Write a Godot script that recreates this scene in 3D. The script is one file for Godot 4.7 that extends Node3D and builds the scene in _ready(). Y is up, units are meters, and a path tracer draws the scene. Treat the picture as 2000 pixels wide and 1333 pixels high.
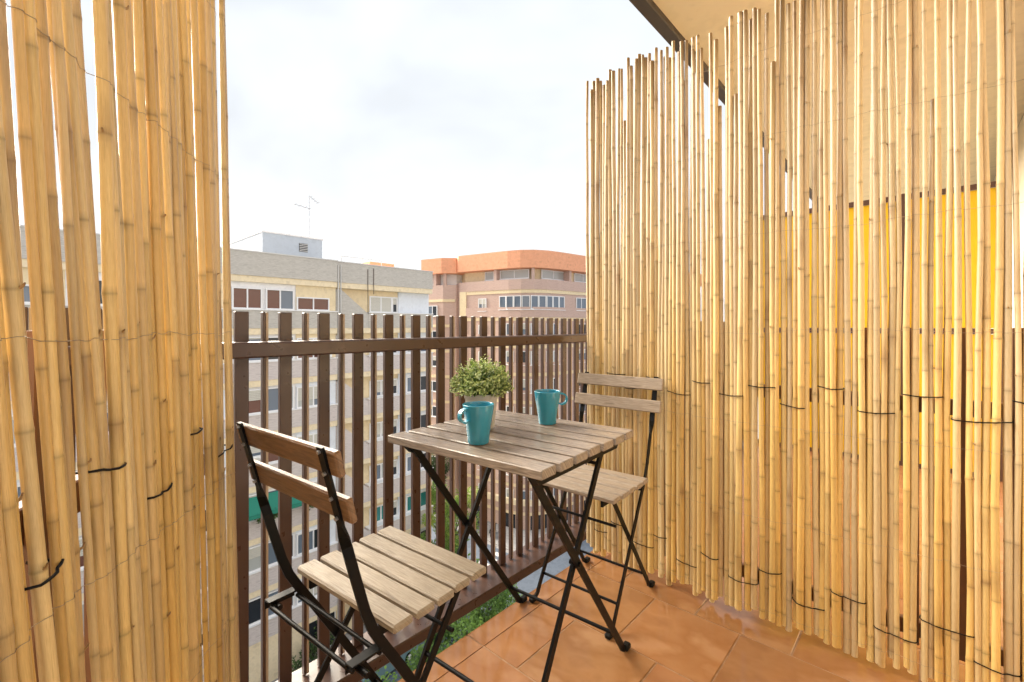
extends Node3D

var rng := RandomNumberGenerator.new()
var M := {}
var taken := {}

# ---------------------------------------------------------------- mesh helper
class Geo:
	var v := PackedVector3Array()
	var n := PackedVector3Array()
	var t := PackedVector2Array()
	var c := PackedColorArray()
	var ix := PackedInt32Array()
	var off := Vector2.ZERO
	var tint := Color.WHITE
	func vert(p: Vector3, nn: Vector3, uv: Vector2, col: Color) -> int:
		v.append(p); n.append(nn); t.append(uv); c.append(col)
		return v.size() - 1
	func tri(a: int, b: int, d: int) -> void:
		ix.append(a); ix.append(b); ix.append(d)
	# flat convex face, turned so that it looks along hint
	func face(p: Array, hint: Vector3, uvs: Array = []) -> void:
		var nn: Vector3 = ((p[1] as Vector3) - (p[0] as Vector3)).cross((p[2] as Vector3) - (p[0] as Vector3)).normalized()
		var flip := nn.dot(hint) < 0.0
		if flip:
			nn = -nn
		var a := absf(nn.x); var b := absf(nn.y); var d := absf(nn.z)
		var first := v.size()
		for k in p.size():
			var q: Vector3 = p[k]
			var uv := Vector2(q.x, q.z)
			if not uvs.is_empty():
				uv = uvs[k]
			elif a >= b and a >= d:
				uv = Vector2(q.z, q.y)
			elif d >= b:
				uv = Vector2(q.x, q.y)
			vert(q, nn, uv + off, tint)
		for k in range(1, p.size() - 1):
			if flip:
				tri(first, first + k, first + k + 1)
			else:
				tri(first, first + k + 1, first + k)
	func quad(a: Vector3, b: Vector3, d: Vector3, e: Vector3, hint: Vector3, uvs: Array = []) -> void:
		face([a, b, d, e], hint, uvs)
	# box with chamfered edges; uv runs along its longest side (axis 0, 1 or 2)
	func box(at: Vector3, s: Vector3, bev := 0.0, xf := Transform3D.IDENTITY, along := -1) -> void:
		var h := s * 0.5
		var b := minf(bev, minf(h.x, minf(h.y, h.z)) * 0.9)
		var lon := along
		if lon < 0:
			lon = s.max_axis_index()
		var o1 := (lon + 1) % 3
		var o2 := (lon + 2) % 3
		var faces := []
		var sg := [-1.0, 1.0]
		for ax in 3:
			var u := (ax + 1) % 3
			var w := (ax + 2) % 3
			for s0: float in sg:
				var q := []
				for k: Array in [[-1.0, -1.0], [1.0, -1.0], [1.0, 1.0], [-1.0, 1.0]]:
					var p := Vector3.ZERO
					p[ax] = s0 * h[ax]; p[u] = k[0] * (h[u] - b); p[w] = k[1] * (h[w] - b)
					q.append(p)
				var nn := Vector3.ZERO
				nn[ax] = s0
				faces.append([q, nn])
		if b > 0.0:
			for ax in 3:
				var u := (ax + 1) % 3
				var w := (ax + 2) % 3
				for su: float in sg:
					for sw: float in sg:
						var q := []
						for k: Array in [[-1.0, 0], [1.0, 0], [1.0, 1], [-1.0, 1]]:
							var p := Vector3.ZERO
							p[ax] = k[0] * (h[ax] - b)
							p[u] = su * (h[u] - (b if k[1] else 0.0)); p[w] = sw * (h[w] - (0.0 if k[1] else b))
							q.append(p)
						var nn := Vector3.ZERO
						nn[u] = su; nn[w] = sw
						faces.append([q, nn])
			for sx: float in sg:
				for sy: float in sg:
					for sz: float in sg:
						faces.append([[Vector3(sx * h.x, sy * (h.y - b), sz * (h.z - b)), Vector3(sx * (h.x - b), sy * h.y, sz * (h.z - b)), Vector3(sx * (h.x - b), sy * (h.y - b), sz * h.z)], Vector3(sx, sy, sz)])
		for f: Array in faces:
			var pts := []
			var uvs := []
			for p: Vector3 in f[0]:
				uvs.append(Vector2(p[lon], p[o1] + p[o2] * 0.73))
				pts.append(xf * (p + at))
			face(pts, xf.basis * (f[1] as Vector3), uvs)
	# smooth tube; radii and colours per ring
	func tube(path: PackedVector3Array, rad: PackedFloat32Array, sides: int, cols := PackedColorArray(), caps := true) -> void:
		var side := Vector3.ZERO
		var first := v.size()
		var run := 0.0
		var m := path.size()
		for i in m:
			var d := (path[mini(i + 1, m - 1)] - path[maxi(i - 1, 0)]).normalized()
			if side == Vector3.ZERO:
				side = d.cross(Vector3(0.31, 0.2, 0.93)).normalized()
			side = (side - d * side.dot(d)).normalized()
			var up := d.cross(side)
			if i > 0:
				run += path[i].distance_to(path[i - 1])
			var r := rad[mini(i, rad.size() - 1)]
			var col := cols[mini(i, cols.size() - 1)] if cols.size() else tint
			for k in sides + 1:
				var a := TAU * k / sides
				var nn := side * cos(a) + up * sin(a)
				vert(path[i] + nn * r, nn, Vector2(float(k) / sides, run) + off, col)
		for i in m - 1:
			for k in sides:
				var a := first + i * (sides + 1) + k
				var b := a + sides + 1
				tri(a, b, a + 1); tri(a + 1, b, b + 1)
		if caps:
			for e in 2:
				var i := 0 if e == 0 else m - 1
				var d := (path[1] - path[0]).normalized() * -1.0 if e == 0 else (path[m - 1] - path[m - 2]).normalized()
				var ring := []
				for k in sides:
					ring.append(v[first + i * (sides + 1) + k])
				var keep := tint
				if cols.size():
					tint = cols[mini(i, cols.size() - 1)]
				face(ring, d)
				tint = keep
	# flat bar swept along a path; wide[i] is the direction of its width
	func ribbon(path: PackedVector3Array, wide: PackedVector3Array, w: float, th: float) -> void:
		var rings := []
		var m := path.size()
		for i in m:
			var d := (path[mini(i + 1, m - 1)] - path[maxi(i - 1, 0)]).normalized()
			var a := wide[mini(i, wide.size() - 1)]
			a = (a - d * a.dot(d)).normalized()
			var b := d.cross(a)
			rings.append([path[i] + a * w * 0.5 + b * th * 0.5, path[i] - a * w * 0.5 + b * th * 0.5, path[i] - a * w * 0.5 - b * th * 0.5, path[i] + a * w * 0.5 - b * th * 0.5])
		for i in m - 1:
			for k in 4:
				var q := (k + 1) % 4
				var mid: Vector3 = (rings[i][k] + rings[i][q] + rings[i + 1][k] + rings[i + 1][q]) * 0.25
				face([rings[i][k], rings[i][q], rings[i + 1][q], rings[i + 1][k]], mid - (path[i] + path[i + 1]) * 0.5)
		face(rings[0], path[0] - path[1])
		face(rings[m - 1], path[m - 1] - path[m - 2])
	# surface of revolution round y; profile of (radius, height)
	func lathe(pr: Array, seg: int, at := Vector3.ZERO) -> void:
		var first := v.size()
		var m := pr.size()
		for i in m:
			var d: Vector2 = (pr[mini(i + 1, m - 1)] as Vector2) - (pr[maxi(i - 1, 0)] as Vector2)
			var nv := Vector2(d.y, -d.x).normalized()
			for k in seg + 1:
				var a := TAU * k / seg
				var p: Vector2 = pr[i]
				vert(at + Vector3(cos(a) * p.x, p.y, sin(a) * p.x), Vector3(cos(a) * nv.x, nv.y, sin(a) * nv.x), Vector2(float(k) / seg, p.y) + off, tint)
		for i in m - 1:
			for k in seg:
				var a := first + i * (seg + 1) + k
				var b := a + seg + 1
				tri(a, a + 1, b); tri(a + 1, b + 1, b)
	# polygon in the ground plane (x, z) drawn up from y0 to y1
	func prism(poly: PackedVector2Array, y0: float, y1: float) -> void:
		var mid := Vector2.ZERO
		for p in poly:
			mid += p / poly.size()
		var m := poly.size()
		var cw := Geometry2D.is_polygon_clockwise(poly)
		for i in m:
			var a := poly[i]
			var b := poly[(i + 1) % m]
			var e := (b - a).normalized()
			var out := Vector3(e.y, 0, -e.x) * (-1.0 if cw else 1.0)
			face([Vector3(a.x, y0, a.y), Vector3(b.x, y0, b.y), Vector3(b.x, y1, b.y), Vector3(a.x, y1, a.y)], out)
		var tr := Geometry2D.triangulate_polygon(poly)
		for k in range(0, tr.size(), 3):
			for s: Array in [[y0, Vector3.DOWN], [y1, Vector3.UP]]:
				var q := []
				for j in 3:
					var p := poly[tr[k + j]]
					q.append(Vector3(p.x, s[0], p.y))
				face(q, s[1])
	# polygon in (x, y) drawn from z0 to z1
	func slab(poly: PackedVector2Array, z0: float, z1: float, xf := Transform3D.IDENTITY) -> void:
		var m := poly.size()
		var cw := Geometry2D.is_polygon_clockwise(poly)
		for i in m:
			var a := poly[i]
			var b := poly[(i + 1) % m]
			var e := (b - a).normalized()
			var out := Vector3(e.y, -e.x, 0) * (-1.0 if cw else 1.0)
			face([xf * Vector3(a.x, a.y, z0), xf * Vector3(b.x, b.y, z0), xf * Vector3(b.x, b.y, z1), xf * Vector3(a.x, a.y, z1)], xf.basis * out)
		var tr := Geometry2D.triangulate_polygon(poly)
		for k in range(0, tr.size(), 3):
			for s: Array in [[z0, Vector3.FORWARD], [z1, Vector3.BACK]]:
				var q := []
				for j in 3:
					var p := poly[tr[k + j]]
					q.append(xf * Vector3(p.x, p.y, s[0]))
				face(q, xf.basis * (s[1] as Vector3))
	func mesh() -> ArrayMesh:
		var a := []
		a.resize(Mesh.ARRAY_MAX)
		a[Mesh.ARRAY_VERTEX] = v; a[Mesh.ARRAY_NORMAL] = n; a[Mesh.ARRAY_TEX_UV] = t; a[Mesh.ARRAY_COLOR] = c; a[Mesh.ARRAY_INDEX] = ix
		var m := ArrayMesh.new()
		m.add_surface_from_arrays(Mesh.PRIMITIVE_TRIANGLES, a)
		return m

# ---------------------------------------------------------------- scene helpers
func numbered(called: String) -> String:
	if not taken.has(called):
		taken[called] = 0
		return called
	taken[called] += 1
	return "%s_%03d" % [called, taken[called]]

func tag(o: Node, label: String, category: String, group := "") -> Node:
	o.set_meta("label", label); o.set_meta("category", category)
	if group:
		o.set_meta("group", group)
	return o

func thing(called: String, label: String, category: String, at := Vector3.ZERO, turn := 0.0, group := "") -> Node3D:
	var o := Node3D.new()
	o.name = numbered(called); add_child(o)
	o.position = at; o.rotation.y = turn
	tag(o, label, category, group)
	return o

func obj(called: String, m: Mesh, mat: Material, parent: Node = null) -> MeshInstance3D:
	var o := MeshInstance3D.new()
	o.mesh = m; o.material_override = mat
	if parent == null:
		o.name = numbered(called); add_child(o)
	else:
		var k := 0
		var nm := called
		while parent.has_node(NodePath(nm)):
			k += 1
			nm = "%s_%03d" % [called, k]
		o.name = nm
		parent.add_child(o)
	return o

func part(called: String, g: Geo, mat: Material, parent: Node) -> MeshInstance3D:
	return obj(called, g.mesh(), mat, parent)

func struct(called: String, g: Geo, mat: Material) -> MeshInstance3D:
	var o := obj(called, g.mesh(), mat)
	o.set_meta("kind", "structure")
	return o

func boxgeo(at: Vector3, s: Vector3, bev := 0.0) -> Geo:
	var g := Geo.new()
	g.box(at, s, bev)
	return g

func rbox(x0: float, x1: float, y0: float, y1: float, z0: float, z1: float, bev := 0.0) -> Geo:
	return boxgeo(Vector3(x0 + x1, y0 + y1, z0 + z1) * 0.5, Vector3(x1 - x0, y1 - y0, z1 - z0).abs(), bev)

func rnd(a: float, b: float) -> float:
	return rng.randf_range(a, b)

# ---------------------------------------------------------------- materials
func lin(r: float, g: float, b: float) -> Color:
	return Color(r, g, b).linear_to_srgb()

func noise_tex(freq: float, oct: int, colors: Array, seed_: int, size := 512) -> NoiseTexture2D:
	var nz := FastNoiseLite.new()
	nz.noise_type = FastNoiseLite.TYPE_SIMPLEX_SMOOTH
	nz.seed = seed_; nz.frequency = freq; nz.fractal_octaves = oct
	var tx := NoiseTexture2D.new()
	tx.width = size; tx.height = size; tx.seamless = true; tx.noise = nz
	var gr := Gradient.new()
	gr.offsets = PackedFloat32Array(range(colors.size()).map(func(k): return 0.15 + 0.7 * k / maxf(1.0, colors.size() - 1.0)))
	gr.colors = PackedColorArray(colors)
	tx.color_ramp = gr
	return tx

func mat(called: String, col: Color, rough := 0.7, metal := 0.0) -> StandardMaterial3D:
	var m := StandardMaterial3D.new()
	m.resource_name = called
	m.albedo_color = col; m.roughness = rough; m.metallic = metal
	M[called] = m
	return m

func grained(called: String, a: Color, b: Color, rough: float, sc: Vector3, seed_: int) -> StandardMaterial3D:
	var m := mat(called, Color.WHITE, rough)
	m.albedo_texture = noise_tex(0.012, 4, [b, a, b.lerp(a, 0.4), a], seed_)
	m.uv1_scale = sc
	m.heightmap_enabled = false
	var nt := noise_tex(0.02, 4, [Color.BLACK, Color.WHITE], seed_ + 9)
	m.heightmap_enabled = true; m.heightmap_texture = nt; m.heightmap_scale = 0.05
	return m

func plaster(called: String, col: Color, rough := 0.85, vary := 0.1, sc := 0.25) -> StandardMaterial3D:
	var m := mat(called, Color.WHITE, rough)
	m.albedo_texture = noise_tex(0.01, 5, [col.darkened(vary), col, col.lightened(vary * 0.4), col.darkened(vary * 0.5), col], hash(called) % 1000)
	m.uv1_triplanar = true; m.uv1_world_triplanar = true
	m.uv1_scale = Vector3.ONE * sc
	return m

func brick(called: String, col: Color, mortar: Color, seed_: int) -> void:
	var m := mat(called, Color.WHITE, 0.85)
	m.albedo_texture = noise_tex(0.012, 4, [col.darkened(0.09), col, mortar, col.darkened(0.04), col.lightened(0.05)], seed_)
	m.uv1_triplanar = true; m.uv1_world_triplanar = true
	m.uv1_scale = Vector3(0.22, 1.6, 0.22)   # courses too far away to be told apart: streaks along them

func materials() -> void:
	var cane := mat("cane", Color.WHITE, 0.32)
	cane.vertex_color_use_as_albedo = true
	cane.albedo_texture = noise_tex(0.018, 4, [Color(0.88, 0.85, 0.8), Color(0.98, 0.97, 0.96), Color(0.93, 0.91, 0.88), Color.WHITE], 3)
	cane.uv1_scale = Vector3(3.0, 1.6, 1)
	cane.backlight_enabled = true; cane.backlight = Color(0.14, 0.13, 0.11)
	mat("wire", lin(0.38, 0.31, 0.23), 0.5, 0.3)
	mat("tie", lin(0.006, 0.006, 0.007), 0.45).metallic_specular = 0.3
	var br := mat("brown", lin(0.066, 0.035, 0.026), 0.3)
	br.roughness_texture = noise_tex(0.02, 4, [Color(0.75, 0.75, 0.75), Color(1, 1, 1)], 21)
	br.roughness = 0.36
	br.uv1_triplanar = true; br.uv1_scale = Vector3.ONE * 2.0
	mat("brown_fence", lin(0.17, 0.08, 0.04), 0.5)
	mat("strip", lin(0.42, 0.33, 0.25), 0.4)  # beige that paints the lit face of the narrow balusters
	mat("steel", lin(0.005, 0.0053, 0.006), 0.42).metallic_specular = 0.28
	mat("rubber", lin(0.006, 0.006, 0.006), 0.6).metallic_specular = 0.3
	mat("zinc", lin(0.5, 0.5, 0.52), 0.35, 0.9)
	grained("wood_table", lin(0.335, 0.28, 0.235), lin(0.17, 0.138, 0.113), 0.24, Vector3(0.9, 14, 1), 5)
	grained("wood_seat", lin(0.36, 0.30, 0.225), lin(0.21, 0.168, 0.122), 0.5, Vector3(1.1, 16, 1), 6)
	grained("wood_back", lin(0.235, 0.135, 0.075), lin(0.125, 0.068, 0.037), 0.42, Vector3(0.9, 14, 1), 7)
	grained("wood_grey", lin(0.38, 0.31, 0.245), lin(0.23, 0.18, 0.135), 0.5, Vector3(1.0, 15, 1), 8)
	var tile := mat("tile", Color.WHITE, 0.18)
	tile.albedo_texture = noise_tex(0.006, 5, [lin(0.285, 0.135, 0.058), lin(0.35, 0.175, 0.080), lin(0.31, 0.145, 0.060), lin(0.40, 0.215, 0.11)], 11)
	tile.uv1_scale = Vector3(1.2, 1.2, 1)
	tile.vertex_color_use_as_albedo = true
	tile.roughness_texture = noise_tex(0.01, 4, [Color(0.6, 0.6, 0.6), Color(1, 1, 1)], 12)
	plaster("grout", lin(0.29, 0.165, 0.088), 0.9, 0.15, 2.0)
	plaster("soffit", lin(0.80, 0.69, 0.51), 0.9, 0.05, 0.6)
	mat("edge", lin(0.075, 0.062, 0.055), 0.6)
	plaster("house_wall", lin(0.80, 0.69, 0.50), 0.9, 0.05, 0.4)
	var yel := mat("yellow", lin(0.86, 0.62, 0.04), 0.8)
	yel.albedo_texture = noise_tex(0.03, 2, [Color(0.9, 0.9, 0.88), Color.WHITE], 14)
	yel.uv1_scale = Vector3(0.6, 45, 1)
	yel.backlight_enabled = true; yel.backlight = Color(1, 1, 1)
	var teal := mat("teal", lin(0.028, 0.245, 0.365), 0.16)
	teal.clearcoat_enabled = true; teal.clearcoat = 0.4; teal.clearcoat_roughness = 0.05
	plaster("pot", lin(0.50, 0.475, 0.43), 0.4, 0.05, 6.0)
	plaster("soil", lin(0.03, 0.02, 0.013), 0.95, 0.3, 20.0)
	var leaf := mat("leaf", Color.WHITE, 0.5)
	leaf.vertex_color_use_as_albedo = true
	leaf.backlight_enabled = true; leaf.backlight = Color(0.5, 0.6, 0.3)
	mat("stem", lin(0.09, 0.10, 0.03), 0.7)
	plaster("bark", lin(0.09, 0.07, 0.05), 0.9, 0.3, 3.0)
	# far buildings
	brick("brick_grey", lin(0.53, 0.51, 0.48), lin(0.58, 0.56, 0.53), 31)
	brick("brick_lilac", lin(0.63, 0.575, 0.575), lin(0.67, 0.62, 0.61), 32)
	brick("brick_pink", lin(0.56, 0.40, 0.345), lin(0.6, 0.45, 0.4), 33)
	brick("brick_red", lin(0.42, 0.215, 0.16), lin(0.44, 0.26, 0.2), 34)
	plaster("cream", lin(0.87, 0.75, 0.54), 0.85, 0.07)
	plaster("cream_pale", lin(0.80, 0.67, 0.45), 0.85, 0.06)
	plaster("white_wall", lin(0.84, 0.84, 0.86), 0.8, 0.04)
	plaster("hut_wall", lin(0.50, 0.56, 0.65), 0.8, 0.04)
	plaster("blue_wall", lin(0.74, 0.79, 0.87), 0.8, 0.04)
	plaster("orange", lin(0.84, 0.40, 0.235), 0.8, 0.08)
	plaster("roof_grey", lin(0.35, 0.33, 0.31), 0.9, 0.15)
	mat("frame_white", lin(0.84, 0.85, 0.88), 0.4)
	mat("frame_brown", lin(0.07, 0.035, 0.025), 0.4)
	mat("glass_sky_tint", lin(0.15, 0.19, 0.25), 0.05)  # opaque panes with the sky's blue reflection put into their colour
	mat("glass_dark", lin(0.025, 0.03, 0.038), 0.05)
	mat("glass_red", lin(0.15, 0.065, 0.05), 0.08)
	mat("glass_pale", lin(0.45, 0.47, 0.47), 0.12)
	mat("glass_green", lin(0.03, 0.20, 0.20), 0.15)
	mat("shutter", lin(0.60, 0.59, 0.54), 0.6)
	mat("pipe", lin(0.62, 0.62, 0.62), 0.5)
	mat("awning_green", lin(0.02, 0.22, 0.16), 0.8)
	plaster("asphalt", lin(0.10, 0.128, 0.175), 0.85, 0.08, 0.15)
	plaster("paving", lin(0.30, 0.30, 0.31), 0.9, 0.15, 0.3)
	plaster("kerb", lin(0.42, 0.42, 0.42), 0.9, 0.1, 0.4)
	plaster("lawn", lin(0.05, 0.10, 0.022), 0.95, 0.45, 0.6)
	mat("car_teal", lin(0.16, 0.27, 0.30), 0.25).clearcoat_enabled = true
	mat("car_white", lin(0.7, 0.7, 0.7), 0.25).clearcoat_enabled = true
	mat("car_dark", lin(0.03, 0.035, 0.045), 0.25).clearcoat_enabled = true
	mat("car_lamp", lin(0.6, 0.6, 0.6), 0.15)
	mat("paint_white", lin(0.7, 0.7, 0.7), 0.8)

# ---------------------------------------------------------------- sky, light, camera
func sky_image() -> ImageTexture:
	var w := 1024
	var h := 512
	var im := Image.create(w, h, false, Image.FORMAT_RGBF)
	var a := FastNoiseLite.new()
	a.seed = 4; a.frequency = 1.5; a.fractal_octaves = 5; a.noise_type = FastNoiseLite.TYPE_SIMPLEX_SMOOTH
	var b := FastNoiseLite.new()
	b.seed = 8; b.frequency = 0.8; b.fractal_octaves = 2; b.noise_type = FastNoiseLite.TYPE_SIMPLEX_SMOOTH
	var glow := Vector3(0.60, 0.22, -0.77).normalized()
	for y in h:
		var el := PI * (0.5 - (y + 0.5) / h)
		for x in w:
			var az := TAU * ((x + 0.5) / w - 0.5)
			var d := Vector3(sin(az) * cos(el), sin(el), -cos(az) * cos(el))
			var q := Vector3(d.x, d.y * 2.2, d.z)
			var k := a.get_noise_3dv(q * 1.4 + Vector3(b.get_noise_3dv(q), 0, 0))
			var cl := smoothstep(-0.5, 0.6, k)           # 0 thin bright cloud, 1 thicker grey
			var lo := smoothstep(0.42, 0.02, absf(d.y))      # brighter towards the horizon
			var near := pow(maxf(0.0, d.dot(glow)), 5.0)
			var c := Vector3(0.95, 1.0, 1.06).lerp(Vector3(0.82, 0.86, 0.91), cl)
			c = c.lerp(Vector3(1.15, 1.15, 1.15), clampf(lo * 0.8 + near * 0.55, 0.0, 1.0))
			c += Vector3(0.16, 0.13, 0.09) * near
			if d.y < 0.0:
				c = c.lerp(Vector3(0.45, 0.45, 0.46), smoothstep(0.0, -0.15, d.y))
			im.set_pixel(x, y, Color(c.x, c.y, c.z))
	return ImageTexture.create_from_image(im)

func setup() -> void:
	var cam := Camera3D.new()
	cam.name = "camera"
	cam.projection = Camera3D.PROJECTION_FRUSTUM
	cam.near = 0.05; cam.far = 400.0
	cam.size = 2.0 * 0.05 * 666.5 / 889.0
	cam.frustum_offset = Vector2(0, -29.5 / 889.0 * 0.05)
	cam.position = Vector3(0, 1.0, 0)
	cam.rotation.y = -atan2(889.0, 810.0)
	add_child(cam)
	cam.current = true
	var env := Environment.new()
	env.background_mode = Environment.BG_SKY
	var sky := Sky.new()
	var sm := PanoramaSkyMaterial.new()
	sm.panorama = sky_image()
	sky.sky_material = sm
	env.sky = sky
	env.background_energy_multiplier = 0.084
	env.tonemap_mode = Environment.TONE_MAPPER_LINEAR
	env.tonemap_exposure = 12.6
	env.sdfgi_enabled = true; env.ssao_enabled = true; env.ssil_enabled = true
	var we := WorldEnvironment.new()
	we.name = "world_environment"; we.environment = env
	add_child(we)
	var sun := DirectionalLight3D.new()
	sun.name = "sun"
	sun.light_energy = 0.5; sun.light_angular_distance = 55.0
	sun.light_color = Color(1.0, 0.95, 0.87)
	sun.shadow_enabled = true
	add_child(sun)
	sun.look_at_from_position(Vector3(-0.08, 0.42, -0.90), Vector3.ZERO, Vector3.UP)

# ---------------------------------------------------------------- the balcony
const FLOOR_EDGE := -1.11
const TX := [-2.98, -2.68, -2.38, -2.08, -1.78, -1.48, -1.18, -0.88, -0.58, -0.28, 0.02, 0.32, 0.62, 0.92, 1.22, 1.51, 1.81, 2.11, 2.41, 2.71, 3.01, 3.31, 3.61, 3.91, 4.21]

func balcony() -> void:
	# slab with the tile bed on it
	var bed := struct("balcony_floor", rbox(-3.0, 4.6, -0.24, -0.0018, FLOOR_EDGE + 0.012, 0.6), M.grout)
	var xs := []
	var x := 0.99 - 13 * 0.3
	while x < 4.6:
		xs.append(x)
		x += 0.3
	for i in xs.size() - 1:
		var x0: float = xs[i]
		var x1: float = xs[i + 1]
		# bullnosed edge tile
		var e := Geo.new()
		e.off = Vector2(rnd(0, 5), rnd(0, 5))
		var pr := PackedVector2Array([Vector2(-1.024, -0.012), Vector2(-1.024, 0.0)])
		for k in 7:
			var a := PI * 0.5 + PI * k / 6.0
			pr.append(Vector2(FLOOR_EDGE + 0.016 + 0.016 * cos(a), -0.016 + 0.016 * sin(a)))
		pr.append(Vector2(FLOOR_EDGE + 0.010, -0.032))
		pr.append(Vector2(FLOOR_EDGE + 0.010, -0.012))
		e.slab(pr, -0.148, 0.148, Transform3D(Basis(Vector3(0, 0, 1), Vector3(0, 1, 0), Vector3(-1, 0, 0)), Vector3((x0 + x1) * 0.5, 0, 0)))
		part("edge_tile", e, M.tile, bed)
		var z := -1.024 + (0.141 if i % 2 == 1 else 0.288) - 0.29
		while z < 0.6:
			var z0 := maxf(z, -1.024) + 0.002
			var z1 := minf(z + 0.29, 0.6) - 0.002
			if z1 - z0 > 0.03:
				var g := Geo.new()
				g.off = Vector2(rnd(0, 5), rnd(0, 5))
				var tn := rnd(0.86, 1.08)
				g.tint = Color(tn, tn * rnd(0.97, 1.03), tn * rnd(0.94, 1.06))
				g.box(Vector3((x0 + x1) * 0.5, -0.006 + rnd(-0.0006, 0.0006), (z0 + z1) * 0.5), Vector3(0.296, 0.012, z1 - z0), 0.002, Transform3D.IDENTITY, 0)
				part("floor_tile", g, M.tile, bed)
			z += 0.29
	var ceil := struct("ceiling_slab", rbox(-3.0, 9.0, 2.77, 3.0, -1.10, 0.6), M.soffit)
	part("edge_trim", rbox(-3.0, 9.0, 2.735, 3.01, -1.175, -1.102, 0.004), M.edge, ceil)
	var house := thing("home_building", "cream rendered wall of the balcony's own building behind the viewer", "building")
	part("wall", rbox(-3.0, 9.0, 0.0, 2.77, 0.602, 0.85), M.house_wall, house)
	part("block", rbox(-14.0, 30.0, -20.0, -0.25, 0.2, 12.0), M.roof_grey, house)
	part("upper_block", rbox(-14.0, 30.0, 3.002, 9.0, 0.2, 12.0), M.roof_grey, house)
	var d := part("door", rbox(-0.5, 1.1, 0.02, 2.15, 0.56, 0.60), M.frame_white, house)
	part("pane", rbox(-0.42, 0.26, 0.12, 2.07, 0.553, 0.558), M.glass_sky_tint, d)
	part("pane", rbox(0.34, 1.02, 0.12, 2.07, 0.553, 0.558), M.glass_sky_tint, d)
	# balusters: broad bars face on, narrow bars edge on between them
	var rail := thing("balcony_railing", "brown metal railing with upright bars along the open front of the balcony", "railing")
	part("handrail", rbox(-2.9, 4.5, 0.924, 0.961, -1.252, -1.170, 0.004), M.brown, rail)
	part("bottom_rail", rbox(-2.9, 4.5, 0.004, 0.042, -1.30, -1.170, 0.004), M.brown, rail)
	var wide := boxgeo(Vector3.ZERO, Vector3(0.031, 0.9925, 0.014), 0.0015).mesh()
	var thin := boxgeo(Vector3.ZERO, Vector3(0.0075, 0.9925, 0.016), 0.0015).mesh()
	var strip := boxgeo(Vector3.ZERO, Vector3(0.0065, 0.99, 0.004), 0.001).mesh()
	for k in range(-30, 40):
		var bx := 0.383 + 0.1047 * k
		var b := obj("baluster", wide, M.brown, rail)
		b.position = Vector3(bx, 0.0435 + 0.49625, -1.261)
		var s := obj("narrow_baluster", thin, M.brown, rail)
		s.position = Vector3(bx + 0.0515, 0.0435 + 0.49625, -1.263)
		var f := obj("lit_face_strip", strip, M.strip, s)  # the narrow bar's bright lit face, put in as a beige strip
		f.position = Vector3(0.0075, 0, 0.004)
	divider("divider_fence", "brown barred divider fence behind the right hand reed screen", Vector3(1.748, 0, -1.13), Vector3(1.748, 0, 0.58))
	divider("divider_fence", "brown barred divider fence behind the left hand reed screen", Vector3(0.262, 0, -1.16), Vector3(-0.20, 0, -0.435))

func divider(called: String, label: String, a: Vector3, b: Vector3) -> void:
	var l := a.distance_to(b)
	var o := thing(called, label, "fence", a, -atan2(b.z - a.z, b.x - a.x), "divider fences")
	for y: float in [0.133, 0.776]:
		part("rail", rbox(0, l, y - 0.022, y + 0.022, -0.010, 0.010, 0.002), M.brown_fence, o)
	var bar := boxgeo(Vector3.ZERO, Vector3(0.03, 0.90, 0.012), 0.0015).mesh()
	for k in int(l / 0.104):
		var s := obj("bar", bar, M.brown_fence, o)
		s.position = Vector3(0.06 + 0.104 * k, 0.545, 0.0165 if label.contains("right") else -0.0165)

# ---------------------------------------------------------------- reed screens
const CANE_TONES := [Vector3(0.77, 0.545, 0.205), Vector3(0.80, 0.60, 0.26), Vector3(0.73, 0.49, 0.165), Vector3(0.81, 0.64, 0.33), Vector3(0.72, 0.53, 0.25)]

class Cane:
	var pts := PackedVector3Array()
	var rad := PackedFloat32Array()
	func at(y: float) -> Vector3:
		for i in pts.size() - 1:
			if y <= pts[i + 1].y:
				return pts[i].lerp(pts[i + 1], clampf((y - pts[i].y) / maxf(1e-5, pts[i + 1].y - pts[i].y), 0, 1))
		return pts[pts.size() - 1]
	func r(y: float) -> float:
		for i in pts.size() - 1:
			if y <= pts[i + 1].y:
				return rad[i]
		return rad[rad.size() - 1]

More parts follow.
